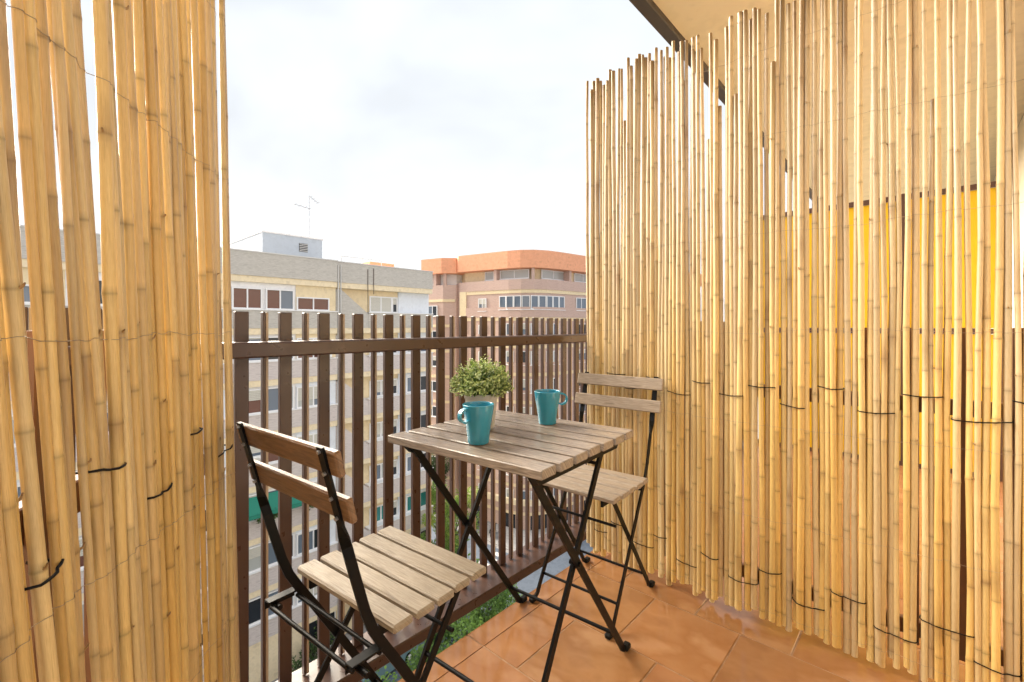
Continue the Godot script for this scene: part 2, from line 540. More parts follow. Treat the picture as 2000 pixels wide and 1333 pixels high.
# one cane: foot and head are where its ends stand, al runs along the screen and fr towards the viewer
func grow_cane(foot: Vector3, head: Vector3, al: Vector3, fr: Vector3, r0: float, r1: float, tone: Vector3, pale: float, wild: float, parent: Node3D) -> Cane:
	var cn := Cane.new()
	var cols := PackedColorArray()
	var l := head.y - foot.y
	var nodes := []
	var y := rnd(0.02, 0.2)
	while y < l - 0.03:
		nodes.append(y)
		y += rnd(0.14, 0.31)
	var bend := Vector2.ZERO
	var stations := [[0.0, 0]]
	for nd: float in nodes:
		stations.append([nd - 0.012, 1]); stations.append([nd - 0.003, 2]); stations.append([nd, 3]); stations.append([nd + 0.003, 2]); stations.append([nd + 0.011, 4])
	for k in nodes.size() - 1:
		for j in 3:
			stations.append([lerpf(nodes[k], nodes[k + 1], 0.2 + 0.3 * j), 5])
	stations.append([l, 0])
	stations.sort_custom(func(p, q): return p[0] < q[0])
	var p1 := rnd(0, TAU)
	var p2 := rnd(0, TAU)
	var amp := rnd(0.0015, 0.007) * wild
	var kink := 0.0
	var drift := 0.0
	var stains := []
	for k in rng.randi_range(0, 4):
		stains.append(Vector3(nodes[rng.randi() % nodes.size()] + rnd(-0.05, 0.03) if rng.randf() < 0.6 else rnd(0, l), rnd(0.012, 0.05), rnd(0.15, 0.6)))
	var grey := maxf(0.0, rnd(-0.6, 0.7))
	var seglight := 1.0
	var last := 0.0
	for s: Array in stations:
		var h: float = s[0]
		var f := h / l
		drift += kink * (h - last)
		last = h
		if s[1] == 3:
			kink = clampf(kink * -0.45 + rnd(-0.02, 0.02) * wild, -0.032, 0.032)
			seglight = rnd(0.84, 1.07)
		var o := sin(h * 3.1 + p1) * amp + drift
		var q := cos(h * 2.6 + p2) * amp * 0.6
		var p := foot.lerp(head, f) + al * o + fr * q
		var r := lerpf(r0, r1, f)
		var k := 1.0
		match s[1]:
			1: k = 0.95; r *= 1.01
			2: r *= 1.06; k = 0.86
			3: r *= 1.11; k = 0.62
			4: k = 1.06
		var gp := lerpf(0.0, pale, smoothstep(0.25, 0.8, f))
		var c := tone.lerp(Vector3(0.72, 0.59, 0.42), gp) * seglight * k
		c = c.lerp(Vector3(0.60, 0.50, 0.36) * seglight * k, grey)
		for st: Vector3 in stains:
			c = c.lerp(Vector3(0.24, 0.13, 0.06), exp(-pow((h - st.x) / st.y, 2.0)) * st.z)
		cn.pts.append(p); cn.rad.append(r); cols.append(Color(c.x, c.y, c.z))
	cols[cols.size() - 1] = Color(0.30, 0.2, 0.1)
	# the cane hangs true at the middle wire
	var mid := cn.at(1.0)
	var want := foot.lerp(head, (mid.y - foot.y) / l)
	for k in cn.pts.size():
		cn.pts[k] -= al * (mid - want).dot(al) * 0.9
	var g := Geo.new()
	g.off = Vector2(rnd(0, 3), rnd(0, 3))
	g.tube(cn.pts, cn.rad, 8, cols)
	for nd: float in nodes:   # stubs of cut side shoots
		if rng.randf() < 0.16:
			var p := cn.at(foot.y + nd)
			var side := (fr * rnd(0.2, 1.0) + al * rnd(-1.0, 1.0)).normalized()
			var r := cn.r(foot.y + nd)
			g.tube(PackedVector3Array([p + side * r * 0.7, p + side * (r + 0.002) + Vector3(0, 0.003, 0), p + side * (r + rnd(0.002, 0.004)) + Vector3(0, rnd(0.004, 0.009), 0)]), PackedFloat32Array([0.0019, 0.0015, 0.0008]), 5, PackedColorArray([Color(0.45, 0.3, 0.14), Color(0.4, 0.26, 0.12), Color(0.25, 0.16, 0.08)]))
	part("cane", g, M.cane, parent)
	return cn

func screen(label: String, a: Vector3, b: Vector3, fr: Vector3, pitches: Vector2, r_lo: Vector2, r_hi: Vector2, top: float, low: Vector2, leans: Vector2, pale: float, wild: float, tie_rows: Array, seed_: int) -> void:
	rng.seed = seed_
	var o := thing("reed_screen", label, "reed screen", Vector3.ZERO, 0.0, "reed screens at both ends of the balcony")
	var al := (b - a).normalized()
	var l := a.distance_to(b)
	var canes: Array[Cane] = []
	var s := 0.0
	while s < l:
		var f := s / l
		var base := a + al * s + fr * (0.010 * sin(s * 5.0 + seed_) + rnd(-0.0055, 0.0055))
		var lean := lerpf(leans.x, leans.y, f) + rnd(-0.006, 0.006) * wild
		var hi := top + rnd(-0.035, 0.03) + 0.012 * sin(s * 9.0)
		if rng.randf() < 0.07:
			hi -= rnd(0.08, 0.5)
		var lo := rnd(low.x, low.y)
		var foot := base + al * (-lean * 1.0 + rnd(-0.003, 0.003)); foot.y = lo
		var head := base + al * (lean * (hi - 1.0) + rnd(-0.004, 0.004)) + fr * rnd(-0.004, 0.004); head.y = hi
		var big := rng.randf()
		var girth := lerpf(1.17, 0.88, f) if wild < 0.8 else 1.0
		canes.append(grow_cane(foot, head, al, fr, lerpf(r_lo.x, r_lo.y, big) * girth, lerpf(r_hi.x, r_hi.y, big) * girth, CANE_TONES[rng.randi() % 5], pale * rnd(0.6, 1.2), wild, o))
		s += lerpf(pitches.x, pitches.y, f) * (1.0 + rnd(-0.17, 0.17) * wild)
	for y: float in [0.065, 0.37, 0.68, 0.985, 1.30, 1.62, 1.93]:
		var path := PackedVector3Array()
		var wob := 0.0
		for k in canes.size():
			wob = clampf(wob + rnd(-0.004, 0.004), -0.012, 0.012)
			var yy := y + wob
			var cn := canes[k]
			if yy > cn.pts[cn.pts.size() - 1].y:
				continue
			var p := cn.at(yy); p.y = yy
			var r := cn.r(yy)
			path.append(p - al * r * 0.75 + fr * r * 0.72)
			path.append(p + fr * (r + 0.0006))
			path.append(p + al * r * 0.75 + fr * r * 0.72)
		var g := Geo.new()
		g.tube(path, PackedFloat32Array([0.00045]), 4)
		part("wire", g, M.wire, o)
	for row: Array in tie_rows:
		var k := int(row[1])
		while k < canes.size() - 5:
			var cnt := rng.randi_range(3, 5)
			var y: float = row[0] + rnd(-0.008, 0.008) + (row[3] if int(k / float(row[2])) % 2 else 0.0)
			var path := PackedVector3Array()
			var first := canes[k].at(y)
			var end := canes[k + cnt].at(y)
			first.y = y; end.y = y + rnd(-0.008, 0.008)
			var r0 := canes[k].r(y)
			var r1 := canes[k + cnt].r(y)
			path.append(first - al * 0.006 - fr * 0.030)
			path.append(first - al * (r0 + 0.0025) - fr * 0.004)
			path.append(first - al * r0 * 0.7 + fr * r0 * 0.9)
			for j in range(0, 7):
				var f := (j + 0.5) / 7.0
				var p := first.lerp(end, f)
				var most := 0.0
				for i in cnt + 1:
					var q := canes[k + i].at(y)
					if absf((q - p).dot(al)) < 0.016:
						most = maxf(most, (q - p).dot(fr) + canes[k + i].r(y))
				path.append(p + fr * (most + 0.0018) - Vector3(0, 0.003 * sin(PI * f), 0))
			path.append(end + al * r1 * 0.7 + fr * r1 * 0.9)
			path.append(end + al * (r1 + 0.0025) - fr * 0.004)
			path.append(end + al * 0.006 - fr * 0.030)
			var g := Geo.new()
			g.tube(path, PackedFloat32Array([0.0017]), 6)
			part("cable_tie", g, M.tie, o)
			k += int(row[2])

# ---------------------------------------------------------------- furniture
func slat(s: Vector3, bev: float) -> Geo:
	var g := Geo.new()
	g.off = Vector2(rnd(0, 6), rnd(0, 6))
	g.box(Vector3.ZERO, s, bev)
	return g

func foot_cap(at: Vector3, dir: float, parent: Node) -> void:
	var g := Geo.new()
	g.box(Vector3.ZERO, Vector3(0.030, 0.017, 0.022), 0.004)
	var o := part("foot_cap", g, M.rubber, parent)
	o.position = at + Vector3(dir * 0.012, 0.0095, 0)

func rod(a: Vector3, b: Vector3, r: float, called: String, parent: Node, m: Material) -> void:
	var g := Geo.new()
	g.tube(PackedVector3Array([a, b]), PackedFloat32Array([r]), 8)
	part(called, g, m, parent)

func bar_leg(pts: Array, wide: Array, w: float, th: float, called: String, parent: Node) -> void:
	var g := Geo.new()
	g.ribbon(PackedVector3Array(pts), PackedVector3Array(wide), w, th)
	part(called, g, M.steel, parent)

func make_table() -> void:
	var t := thing("folding_table", "square folding table with grey brown wooden slats on crossed black steel legs", "table", Vector3(0.953, 0, -0.86), deg_to_rad(4.5))
	for k in 7:
		var w := 0.0565
		var o := part("slat", slat(Vector3(w, 0.021, 0.512), 0.0022), M.wood_table, t)
		o.position = Vector3(-0.245 + 0.49 / 7.0 * (k + 0.5), 0.6895 + rnd(-0.0006, 0.0006), rnd(-0.0025, 0.0025))
		o.rotation.y = rnd(-0.003, 0.003)
	for s: float in [-1.0, 1.0]:
		var g := Geo.new()
		g.slab(PackedVector2Array([Vector2(-0.222, 0.6775), Vector2(0.222, 0.6775), Vector2(0.195, 0.650), Vector2(-0.195, 0.650)]), s * 0.212 - 0.009, s * 0.212 + 0.009)
		part("bearer", g, M.steel, t)
		var z := s * 0.198
		var across := Vector3(0, 0, 1)
		bar_leg([Vector3(-0.198, 0.672, z), Vector3(0.272, 0.036, z), Vector3(0.282, 0.020, z), Vector3(0.297, 0.011, z)], [Vector3(1, 0.7, 0)], 0.019, 0.008, "leg", t)
		foot_cap(Vector3(0.298, 0, z), 1.0, t)
		z = s * 0.185
		bar_leg([Vector3(0.188, 0.672, z), Vector3(-0.198, 0.036, z), Vector3(-0.207, 0.020, z), Vector3(-0.222, 0.011, z)], [Vector3(1, -0.6, 0)], 0.019, 0.008, "leg", t)
		foot_cap(Vector3(-0.223, 0, z), -1.0, t)
		rod(Vector3(0.010, 0.388, s * 0.176), Vector3(0.010, 0.388, s * 0.208), 0.007, "pivot", t, M.steel)
	rod(Vector3(0.235, 0.087, -0.196), Vector3(0.235, 0.087, 0.196), 0.0058, "stretcher", t, M.steel)
	rod(Vector3(-0.165, 0.09, -0.183), Vector3(-0.165, 0.09, 0.183), 0.0058, "stretcher", t, M.steel)
	rod(Vector3(0.15, 0.61, -0.183), Vector3(0.15, 0.61, 0.183), 0.005, "stretcher", t, M.steel)

func make_chair(label: String, at: Vector3, turn: float, seat_m: Material, back_m: Material, out := true) -> void:
	var t := thing("folding_chair", label, "chair", at, turn, "folding chairs at the table")
	for k in 5:
		var o := part("seat_slat", slat(Vector3(0.046, 0.017, 0.352), 0.004), seat_m, t)
		o.position = Vector3(-0.133 + 0.0545 * k + 0.024, 0.4415 + rnd(-0.0008, 0.0008), rnd(-0.003, 0.003))
		o.rotation = Vector3(rnd(-0.004, 0.004), rnd(-0.006, 0.006), rnd(-0.02, 0.02))
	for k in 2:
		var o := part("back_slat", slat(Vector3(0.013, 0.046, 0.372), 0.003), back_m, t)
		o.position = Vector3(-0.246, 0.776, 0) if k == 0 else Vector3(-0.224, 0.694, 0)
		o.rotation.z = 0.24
	for s: float in [-1.0, 1.0]:
		var z := s * 0.152
		# back upright that runs on down as the front leg, with its twist above the seat
		var pts := []
		var wd := []
		for q: Array in [[-0.262, 0.803, 0.0], [-0.240, 0.72, 0.0], [-0.224, 0.660, 0.0], [-0.219, 0.640, 0.35], [-0.213, 0.620, 0.7], [-0.207, 0.598, 1.0], [-0.192, 0.545, 1.0], [-0.176, 0.49, 1.0], [-0.160, 0.45, 1.0], [-0.138, 0.412, 1.0], [-0.10, 0.352, 1.0], [-0.03, 0.235, 1.0], [0.09, 0.036, 1.0], [0.098, 0.020, 1.0], [0.112, 0.011, 1.0]]:
			pts.append(Vector3(q[0], q[1], z))
			var flat := Vector3(0, 0, 1)
			var edge := Vector3(1.0, 0.4, 0)
			wd.append(flat.lerp(edge, q[2]).normalized())
		var g := Geo.new()
		g.ribbon(PackedVector3Array(pts), PackedVector3Array(wd), 0.0185, 0.005)
		part("back_upright", g, M.steel, t)
		foot_cap(Vector3(0.113, 0, z), 1.0, t)
		var zi := s * 0.141
		bar_leg([Vector3(0.078, 0.425, zi), Vector3(-0.205, 0.036, zi), Vector3(-0.213, 0.020, zi), Vector3(-0.228, 0.011, zi)], [Vector3(1, -0.7, 0)], 0.0165, 0.005, "rear_leg", t)
		foot_cap(Vector3(-0.229, 0, zi), -1.0, t)
		part("seat_bearer", rbox(-0.128, 0.128, 0.412, 0.4325, s * 0.126 - 0.004, s * 0.126 + 0.004, 0.001), M.steel, t)
		for y: float in [0.795, 0.757, 0.712, 0.676]:
			rod(Vector3(-0.263 + (0.803 - y) * 0.262, y, z), Vector3(-0.269 + (0.803 - y) * 0.262, y - 0.001, z), 0.0034, "rivet", t, M.zinc)
		if not out:
			continue
		var br := part("hinge_bracket", rbox(-0.205, -0.140, 0.405, 0.409, s * 0.152 - 0.019, s * 0.152 + 0.003, 0.001), M.steel, t)
		part("bracket_side", rbox(-0.205, -0.140, 0.388, 0.4045, s * 0.152 - 0.019, s * 0.152 - 0.016, 0.0005), M.steel, br)
		rod(Vector3(-0.188, 0.396, s * 0.136), Vector3(-0.188, 0.396, s * 0.176), 0.006, "hinge_pin", t, M.steel)
	if out:
		rod(Vector3(-0.200, 0.398, -0.150), Vector3(-0.200, 0.398, 0.150), 0.0045, "stretcher", t, M.steel)
	rod(Vector3(-0.143, 0.398, -0.150), Vector3(-0.143, 0.398, 0.150), 0.0045, "stretcher", t, M.steel)
	rod(Vector3(0.062, 0.078, -0.150), Vector3(0.062, 0.078, 0.150), 0.0048, "stretcher", t, M.steel)
	rod(Vector3(-0.170, 0.078, -0.140), Vector3(-0.170, 0.078, 0.140), 0.0048, "stretcher", t, M.steel)
	rod(Vector3(0.055, 0.33, -0.140), Vector3(0.055, 0.33, 0.140), 0.0048, "stretcher", t, M.steel)

func make_mug(label: String, at: Vector3, hdir: Vector3) -> void:
	var t := thing("mug", label, "mug", at, atan2(-hdir.z, hdir.x), "teal mugs on the table")
	var g := Geo.new()
	g.lathe([Vector2(0.0, 0.001), Vector2(0.022, 0.001), Vector2(0.0255, 0.0), Vector2(0.0272, 0.002), Vector2(0.0290, 0.020), Vector2(0.0318, 0.042), Vector2(0.0345, 0.058), Vector2(0.0375, 0.073), Vector2(0.0392, 0.086), Vector2(0.0405, 0.0975), Vector2(0.0402, 0.0992), Vector2(0.0392, 0.100), Vector2(0.0380, 0.0990), Vector2(0.0372, 0.095), Vector2(0.0355, 0.078), Vector2(0.0300, 0.045), Vector2(0.0262, 0.012), Vector2(0.020, 0.007), Vector2(0.0, 0.0065)], 48)
	part("cup", g, M.teal, t)
	var pts := []
	for k in 13:
		var a := deg_to_rad(96.0 - 205.0 * k / 12.0)
		pts.append(Vector3(0.0445 + 0.0165 * cos(a), 0.0745 + 0.0165 * sin(a), 0))
	pts[0] = Vector3(0.0355, 0.0915, 0)
	pts[12] = Vector3(0.0345, 0.0615, 0)
	var h := Geo.new()
	h.ribbon(PackedVector3Array(pts), PackedVector3Array([Vector3(0, 0, 1)]), 0.0125, 0.0048)
	part("handle", h, M.teal, t)

func leaf_quad(g: Geo, p: Vector3, dir: Vector3, side: Vector3, l: float, w: float, c: Color) -> void:
	var up := dir.cross(side).normalized()
	g.tint = c
	var mid := p + dir * l * 0.5 + up * l * 0.10
	var tip := p + dir * l - up * l * 0.06
	g.face([p, mid + side * w * 0.5, tip], up)
	g.face([p, mid - side * w * 0.5, tip], up)

func potted_plant(at: Vector3) -> void:
	var t := thing("potted_plant", "small round green bush in a pale grey pot behind the near mug", "plant", at)
	var g := Geo.new()
	g.lathe([Vector2(0, 0.0), Vector2(0.036, 0.0), Vector2(0.0385, 0.003), Vector2(0.0465, 0.088), Vector2(0.0495, 0.0895), Vector2(0.0505, 0.102), Vector2(0.0495, 0.1035), Vector2(0.0465, 0.1035), Vector2(0.0455, 0.098), Vector2(0.044, 0.085)], 48)
	part("pot", g, M.pot, t)
	var so := Geo.new()
	so.lathe([Vector2(0.0448, 0.088), Vector2(0.02, 0.094), Vector2(0, 0.095)], 24)
	part("soil", so, M.soil, t)
	rng.seed = 71
	var lf := Geo.new()
	var st := Geo.new()
	for k in 520:
		var d := Vector3(rng.randfn(), absf(rng.randfn()) * 0.9 - 0.12, rng.randfn()).normalized()
		var reach := rnd(0.80, 1.02) if k % 14 else rnd(1.0, 1.14)
		var tip := Vector3(d.x * 0.090, 0.116 + d.y * 0.088, d.z * 0.090) * Vector3(reach, 1, reach)
		tip.y = 0.116 + d.y * 0.088 * reach
		var root := Vector3(d.x * 0.022, 0.095, d.z * 0.022)
		var mid := root.lerp(tip, 0.55) + Vector3(0, 0.008, 0)
		if k % 4 == 0:
			st.tube(PackedVector3Array([root, mid, tip]), PackedFloat32Array([0.0009, 0.0007, 0.0004]), 4)
		for j in 11:
			var f := 0.35 + 0.65 * j / 10.0
			var p := root.lerp(mid, f * 2.0) if f < 0.5 else mid.lerp(tip, f * 2.0 - 1.0)
			var axis := (tip - mid).normalized()
			var rd := Vector3(rng.randfn(), rng.randfn(), rng.randfn()).normalized()
			var dir := (axis * 0.55 + (rd - axis * rd.dot(axis)).normalized() * 0.9 + Vector3(0, 0.25, 0)).normalized()
			var side := dir.cross(rd).normalized()
			var young := smoothstep(0.45, 1.0, f) * rnd(0.35, 1.0)
			var c := Vector3(0.105, 0.19, 0.045).lerp(Vector3(0.54, 0.60, 0.27), young) * rnd(0.75, 1.15)
			leaf_quad(lf, p, dir, side, rnd(0.006, 0.0115), rnd(0.004, 0.007), Color(c.x, c.y, c.z))
	part("foliage", lf, M.leaf, t).set_meta("kind", "stuff")
	part("stems", st, M.stem, t).set_meta("kind", "stuff")

# ---------------------------------------------------------------- the neighbour's side
func neighbour() -> void:
	var t := thing("yellow_screen", "yellow fabric privacy screen in a brown frame on the next balcony", "privacy screen", Vector3(4.3, 0, 0))
	var z0 := -1.09
	var z1 := 0.36
	for y: Array in [[0.985, 1.90], [0.03, 0.945]]:
		for k in 3:
			var a := lerpf(z0 + 0.03, z1, k / 3.0)
			var b := lerpf(z0 + 0.03, z1, (k + 1) / 3.0) - 0.02
			part("fabric_panel", rbox(-0.0015, 0.0015, y[0], y[1], a, b), M.yellow, t)
	for y: float in [0.012, 0.965, 1.92]:
		part("rail", rbox(-0.018, 0.018, y - 0.018, y + 0.018, z0, z1 + 0.02, 0.003), M.frame_brown, t)
	for k in 4:
		var z := lerpf(z0, z1, k / 3.0)
		part("post", rbox(-0.017, 0.017, 0.0, 1.945, z - 0.014, z + 0.014, 0.003), M.frame_brown, t)

# ---------------------------------------------------------------- far windows
# xf: origin at the middle of the sill, x along the wall and z out of it
var win_cache := {}
func window(parent: Node, xf: Transform3D, w: float, h: float, n: int, glass: Array, frame: Material, shut := 0.0) -> void:
	var key := "%.2f %.2f %d" % [w, h, n]
	if not win_cache.has(key):
		var g := Geo.new()
		var b := 0.075
		g.box(Vector3(0, b * 0.5, 0.05), Vector3(w, b, 0.10)); g.box(Vector3(0, h - b * 0.5, 0.05), Vector3(w, b, 0.10))
		for s: float in [-1.0, 1.0]:
			g.box(Vector3(s * (w - b) * 0.5, h * 0.5, 0.05), Vector3(b, h - b * 2.0, 0.10))
		for k in range(1, n):
			g.box(Vector3(-w * 0.5 + w * k / n, h * 0.5, 0.05), Vector3(b, h - b * 2.0, 0.08))
		g.box(Vector3(0, -0.03, 0.09), Vector3(w + 0.12, 0.058, 0.2))
		var p := boxgeo(Vector3.ZERO, Vector3(w / n - b, h - b * 2.0 - 0.004, 0.02)).mesh()
		win_cache[key] = [g.mesh(), p]
	var f := obj("window", win_cache[key][0], frame, parent)
	f.transform = xf
	for k in n:
		var q := obj("pane", win_cache[key][1], M[glass[k % glass.size()]], f)
		q.position = Vector3(-w * 0.5 + w * (k + 0.5) / n, h * 0.5, 0.03)
	if shut > 0.0:
		var sg := Geo.new()
		var rows := int(maxf(2.0, h * shut / 0.09))
		for k in rows:
			sg.box(Vector3(0, h - 0.075 - (k + 0.5) * h * shut / rows, 0.065), Vector3(w - 0.16, h * shut / rows - 0.008, 0.02), 0.004)
		part("shutter", sg, M.shutter, f)

func at_wall(x: float, y: float, z: float) -> Transform3D:
	return Transform3D(Basis.IDENTITY, Vector3(x, y, z))

# ---------------------------------------------------------------- the long pale block across the court
const B1Z := -28.5
func pale_block() -> void:
	rng.seed = 90
	var t := thing("apartment_building", "long pale apartment block with grey brick parapets and cream bands across the courtyard", "apartment building")
	part("core", rbox(-30.0, 14.2, -20.0, 4.6, -42.0, B1Z - 0.02), M.white_wall, t)
	part("side_core", rbox(14.2, 22.1, -20.0, 4.6, -42.0, B1Z - 0.62), M.cream_pale, t)
	part("roof", rbox(-29.9, 22.0, 4.6, 4.72, -41.9, B1Z - 0.3), M.roof_grey, t)
	# roof parapet
	part("roof_parapet", rbox(-30.0, 14.2, 3.86, 5.2, B1Z - 0.02, B1Z + 0.22), M.brick_grey, t)
	part("roof_parapet", rbox(14.2, 22.1, 3.86, 5.2, B1Z - 0.24, B1Z - 0.02), M.brick_grey, t)
	part("roof_parapet", rbox(21.9, 22.1, 3.86, 5.2, -42.0, B1Z - 0.25), M.brick_grey, t)
	part("parapet_cap", rbox(-30.0, 14.25, 5.2, 5.27, B1Z - 0.05, B1Z + 0.26), M.pipe, t)
	part("parapet_cap", rbox(14.25, 22.14, 5.2, 5.26, B1Z - 0.28, B1Z + 0.02), M.pipe, t)
	var tri_poly := PackedVector2Array([Vector2(14.22, -0.55), Vector2(14.22, 1.98), Vector2(14.6, 1.98), Vector2(16.6, 0.38), Vector2(16.6, -0.55)])
	for k in 8:
		var yb := 3.5 - 3.0 * k
		var bm: Material = M.brick_grey if k < 1 else M.brick_lilac
		part("slab_band", rbox(-30.0, 14.2, yb, yb + 0.36, B1Z - 0.01, B1Z + 0.15), M.cream, t)
		part("slab_band", rbox(14.2, 22.1, yb, yb + 0.36, B1Z - 0.6, B1Z - 0.06), M.cream, t)
		if k < 7:
			var p := part("parapet", rbox(-30.0, 14.2, yb - 2.64, yb - 1.6, B1Z - 0.01, B1Z + 0.2), bm, t)
			part("cap", rbox(-30.0, 14.24, yb - 1.6, yb - 1.545, B1Z - 0.01, B1Z + 0.25), M.frame_white, p)
			p = part("parapet", rbox(16.6, 22.1, yb - 2.64, yb - 1.6, B1Z - 0.6, B1Z), bm, t)
			part("cap", rbox(16.6, 22.14, yb - 1.6, yb - 1.55, B1Z - 0.6, B1Z + 0.04), M.frame_white, p)
			var g := Geo.new()
			var poly := PackedVector2Array()
			for q in tri_poly:
				poly.append(Vector2(q.x, q.y + yb - 2.09))
			g.slab(poly, B1Z - 0.61, B1Z - 0.03)
			part("sloped_parapet", g, bm, t)
			# glazed galleries of the left wing
			var y0 := yb - 1.54
			var cols := [["glass_red", "glass_red"], ["glass_sky_tint", "glass_dark"], ["glass_dark", "glass_sky_tint"], ["glass_sky_tint", "glass_pale"], ["glass_pale", "glass_sky_tint"]]
			var xx := 14.2
			for bay in 5:
				xx = 14.2 - 6.3 * bay
				var cA: Array = cols[0] if k == 0 and bay == 0 else cols[rng.randi() % 5]
				var cB: Array = ["glass_red", "glass_sky_tint"] if k == 0 and bay == 0 else cols[rng.randi() % 5]
				var cC: Array = cols[rng.randi() % 5]
				var sh := 0.0 if k == 0 and bay == 0 else maxf(0.0, rnd(-0.6, 0.7))
				part("render_panel", rbox(xx - 2.55, xx - 0.02, yb - 1.54, yb - 0.002, B1Z - 0.015, B1Z + 0.012), M.cream_pale if k < 2 else M.blue_wall, t)
				window(t, at_wall(xx - 5.25, y0, B1Z + 0.002), 1.55, 1.22 if k == 0 else 1.42, 2, cA, M.frame_white, sh)
				window(t, at_wall(xx - 3.48, y0, B1Z + 0.002), 1.60, 1.22 if k == 0 else 1.42, 2, cB, M.frame_white, 0.0)
				window(t, at_wall(xx - 1.50, y0, B1Z + 0.014), 2.05, 0.82 if k < 1 else 1.3, 2, cC, M.frame_white, maxf(0.0, rnd(-0.8, 0.8)))
			# right wing
			var w1: Array = ["glass_green", "glass_green"] if k == 5 else [["glass_pale", "glass_pale"], ["glass_sky_tint", "glass_pale"], ["glass_sky_tint", "glass_dark"]][rng.randi() % 3]
			part("render_panel", rbox(19.3, 22.08, yb - 1.54, yb - 0.002, B1Z - 0.635, B1Z - 0.5), M.blue_wall, t)
			window(t, at_wall(17.85, y0, B1Z - 0.6), 1.8, 1.15, 2, w1, M.frame_white, 0.9 if k == 0 else maxf(0.0, rnd(-0.4, 0.8)))
			window(t, at_wall(19.0, y0, B1Z - 0.6), 0.46, 1.15, 1, ["glass_dark"], M.frame_white, 0.4)
			if k > 0:
				window(t, at_wall(20.9, y0, B1Z - 0.5), 1.9, 1.2, 3, ["glass_green", "glass_green", "glass_green"] if k == 5 else [["glass_sky_tint", "glass_pale", "glass_dark"], ["glass_pale", "glass_sky_tint", "glass_sky_tint"]][rng.randi() % 2], M.frame_white, 0.0)
	# ground floor
	part("ground_wall", rbox(9.0, 12.2, -20.0, -17.52, B1Z - 0.01, B1Z + 0.1), M.cream, t)
	part("shop_glass", rbox(12.2, 14.1, -19.6, -17.6, B1Z - 0.015, B1Z + 0.03), M.glass_dark, t)
	part("shop_glass", rbox(16.8, 21.6, -19.6, -17.6, B1Z - 0.63, B1Z - 0.58), M.glass_dark, t)
	part("dark_wall", rbox(3.0, 9.0, -20.0, -17.52, B1Z - 0.012, B1Z + 0.05), M.brick_lilac, t)
	# pipes at the joint of the wings
	for q: Array in [[14.34, 0.05], [14.52, 0.04]]:
		var g := Geo.new()
		g.tube(PackedVector3Array([Vector3(q[0], -19.8, B1Z + 0.06), Vector3(q[0], 5.0, B1Z + 0.06)]), PackedFloat32Array([q[1]]), 8)
		part("drain_pipe", g, M.pipe, t)
	for q: Array in [[16.5, 1.9, 4.9], [16.95, 3.2, 5.0]]:
		var g := Geo.new()
		g.tube(PackedVector3Array([Vector3(q[0], q[1], B1Z + 0.02), Vector3(q[0], q[2], B1Z + 0.02)]), PackedFloat32Array([0.022]), 6)
		part("cable", g, M.frame_brown, t)
	# stair head on the roof
	var ph := part("roof_hut", rbox(11.3, 15.4, 4.72, 7.32, -39.5, -33.0), M.hut_wall, t)
	part("hut_cap", rbox(11.22, 15.48, 7.32, 7.42, -39.6, -32.92), M.white_wall, ph)
	part("vent_recess", rbox(13.72, 14.32, 6.3, 6.9, -33.0, -32.97), M.glass_dark, ph)
	var lv := Geo.new()
	for k in 5:
		lv.box(Vector3(14.02, 6.36 + 0.12 * k, -32.95), Vector3(0.58, 0.045, 0.03))
	part("vent_slats", lv, M.pipe, ph)
	var pg := Geo.new()
	pg.tube(PackedVector3Array([Vector3(9.8, 5.62, -32.4), Vector3(13.0, 5.58, -32.4), Vector3(15.3, 5.6, -32.4)]), PackedFloat32Array([0.05]), 6)
	part("roof_pipe", pg, M.pipe, ph)
	for sx: float in [15.6, 17.2, 18.8]:
		rod(Vector3(sx, 4.7, -30.5), Vector3(sx, 5.95, -30.5), 0.025, "rail_post", t, M.pipe)
	rod(Vector3(15.6, 5.93, -30.5), Vector3(18.8, 5.93, -30.5), 0.025, "roof_rail", t, M.pipe)
	# antenna
	var an := thing("tv_antenna", "thin tv antenna on a mast above the pale block's roof", "antenna", Vector3(15.75, 4.72, -36.0))
	rod(Vector3.ZERO, Vector3(0, 6.6, 0), 0.013, "mast", an, M.frame_brown)
	for q: Array in [[6.3, 0.45, 0.75, -0.25], [5.6, -0.55, -0.1, 0.2]]:
		rod(Vector3(q[1] - 0.5, q[0] + 0.12, -q[3]), Vector3(q[2] + 0.1, q[0] - 0.12, q[3]), 0.013, "boom", an, M.frame_brown)
		for j in 4:
			var f := j / 3.0
			var p := Vector3(lerpf(q[1] - 0.45, q[2] + 0.05, f), q[0] + 0.11 - 0.22 * f, lerpf(-q[3], q[3], f))
			rod(p + Vector3(-0.05, -0.04, -0.2), p + Vector3(0.05, 0.04, 0.2), 0.011, "element", an, M.frame_brown)
	# air conditioners, awning
	var spots := [[7.35, -9.75, "white air conditioner on the parapet below the small green awning's left"], [12.9, -9.7, "white air conditioner on the parapet right of the green awning"], [9.4, -7.0, "white air conditioner on the parapet one floor above the green awning"], [13.3, -1.0, "white air conditioner on the upper parapet beside the drain pipes"]]
	for s: Array in spots:
		var ac := thing("air_conditioner", s[2], "air conditioner", Vector3(s[0], s[1], B1Z + 0.35), 0.0, "air conditioners on the pale block")
		part("casing", rbox(-0.42, 0.42, 0, 0.6, -0.14, 0.14, 0.02), M.frame_white, ac)
		var fg := Geo.new()
		fg.lathe([Vector2(0.0, 0.0), Vector2(0.2, 0.0), Vector2(0.22, 0.02), Vector2(0.24, 0.0)], 20)
		var fan := part("fan_grille", fg, M.pipe, ac)
		fan.rotation.x = PI / 2
		fan.position = Vector3(-0.1, 0.3, 0.142)
		part("bracket", rbox(-0.3, 0.3, -0.05, -0.002, -0.17, 0.1), M.pipe, ac)
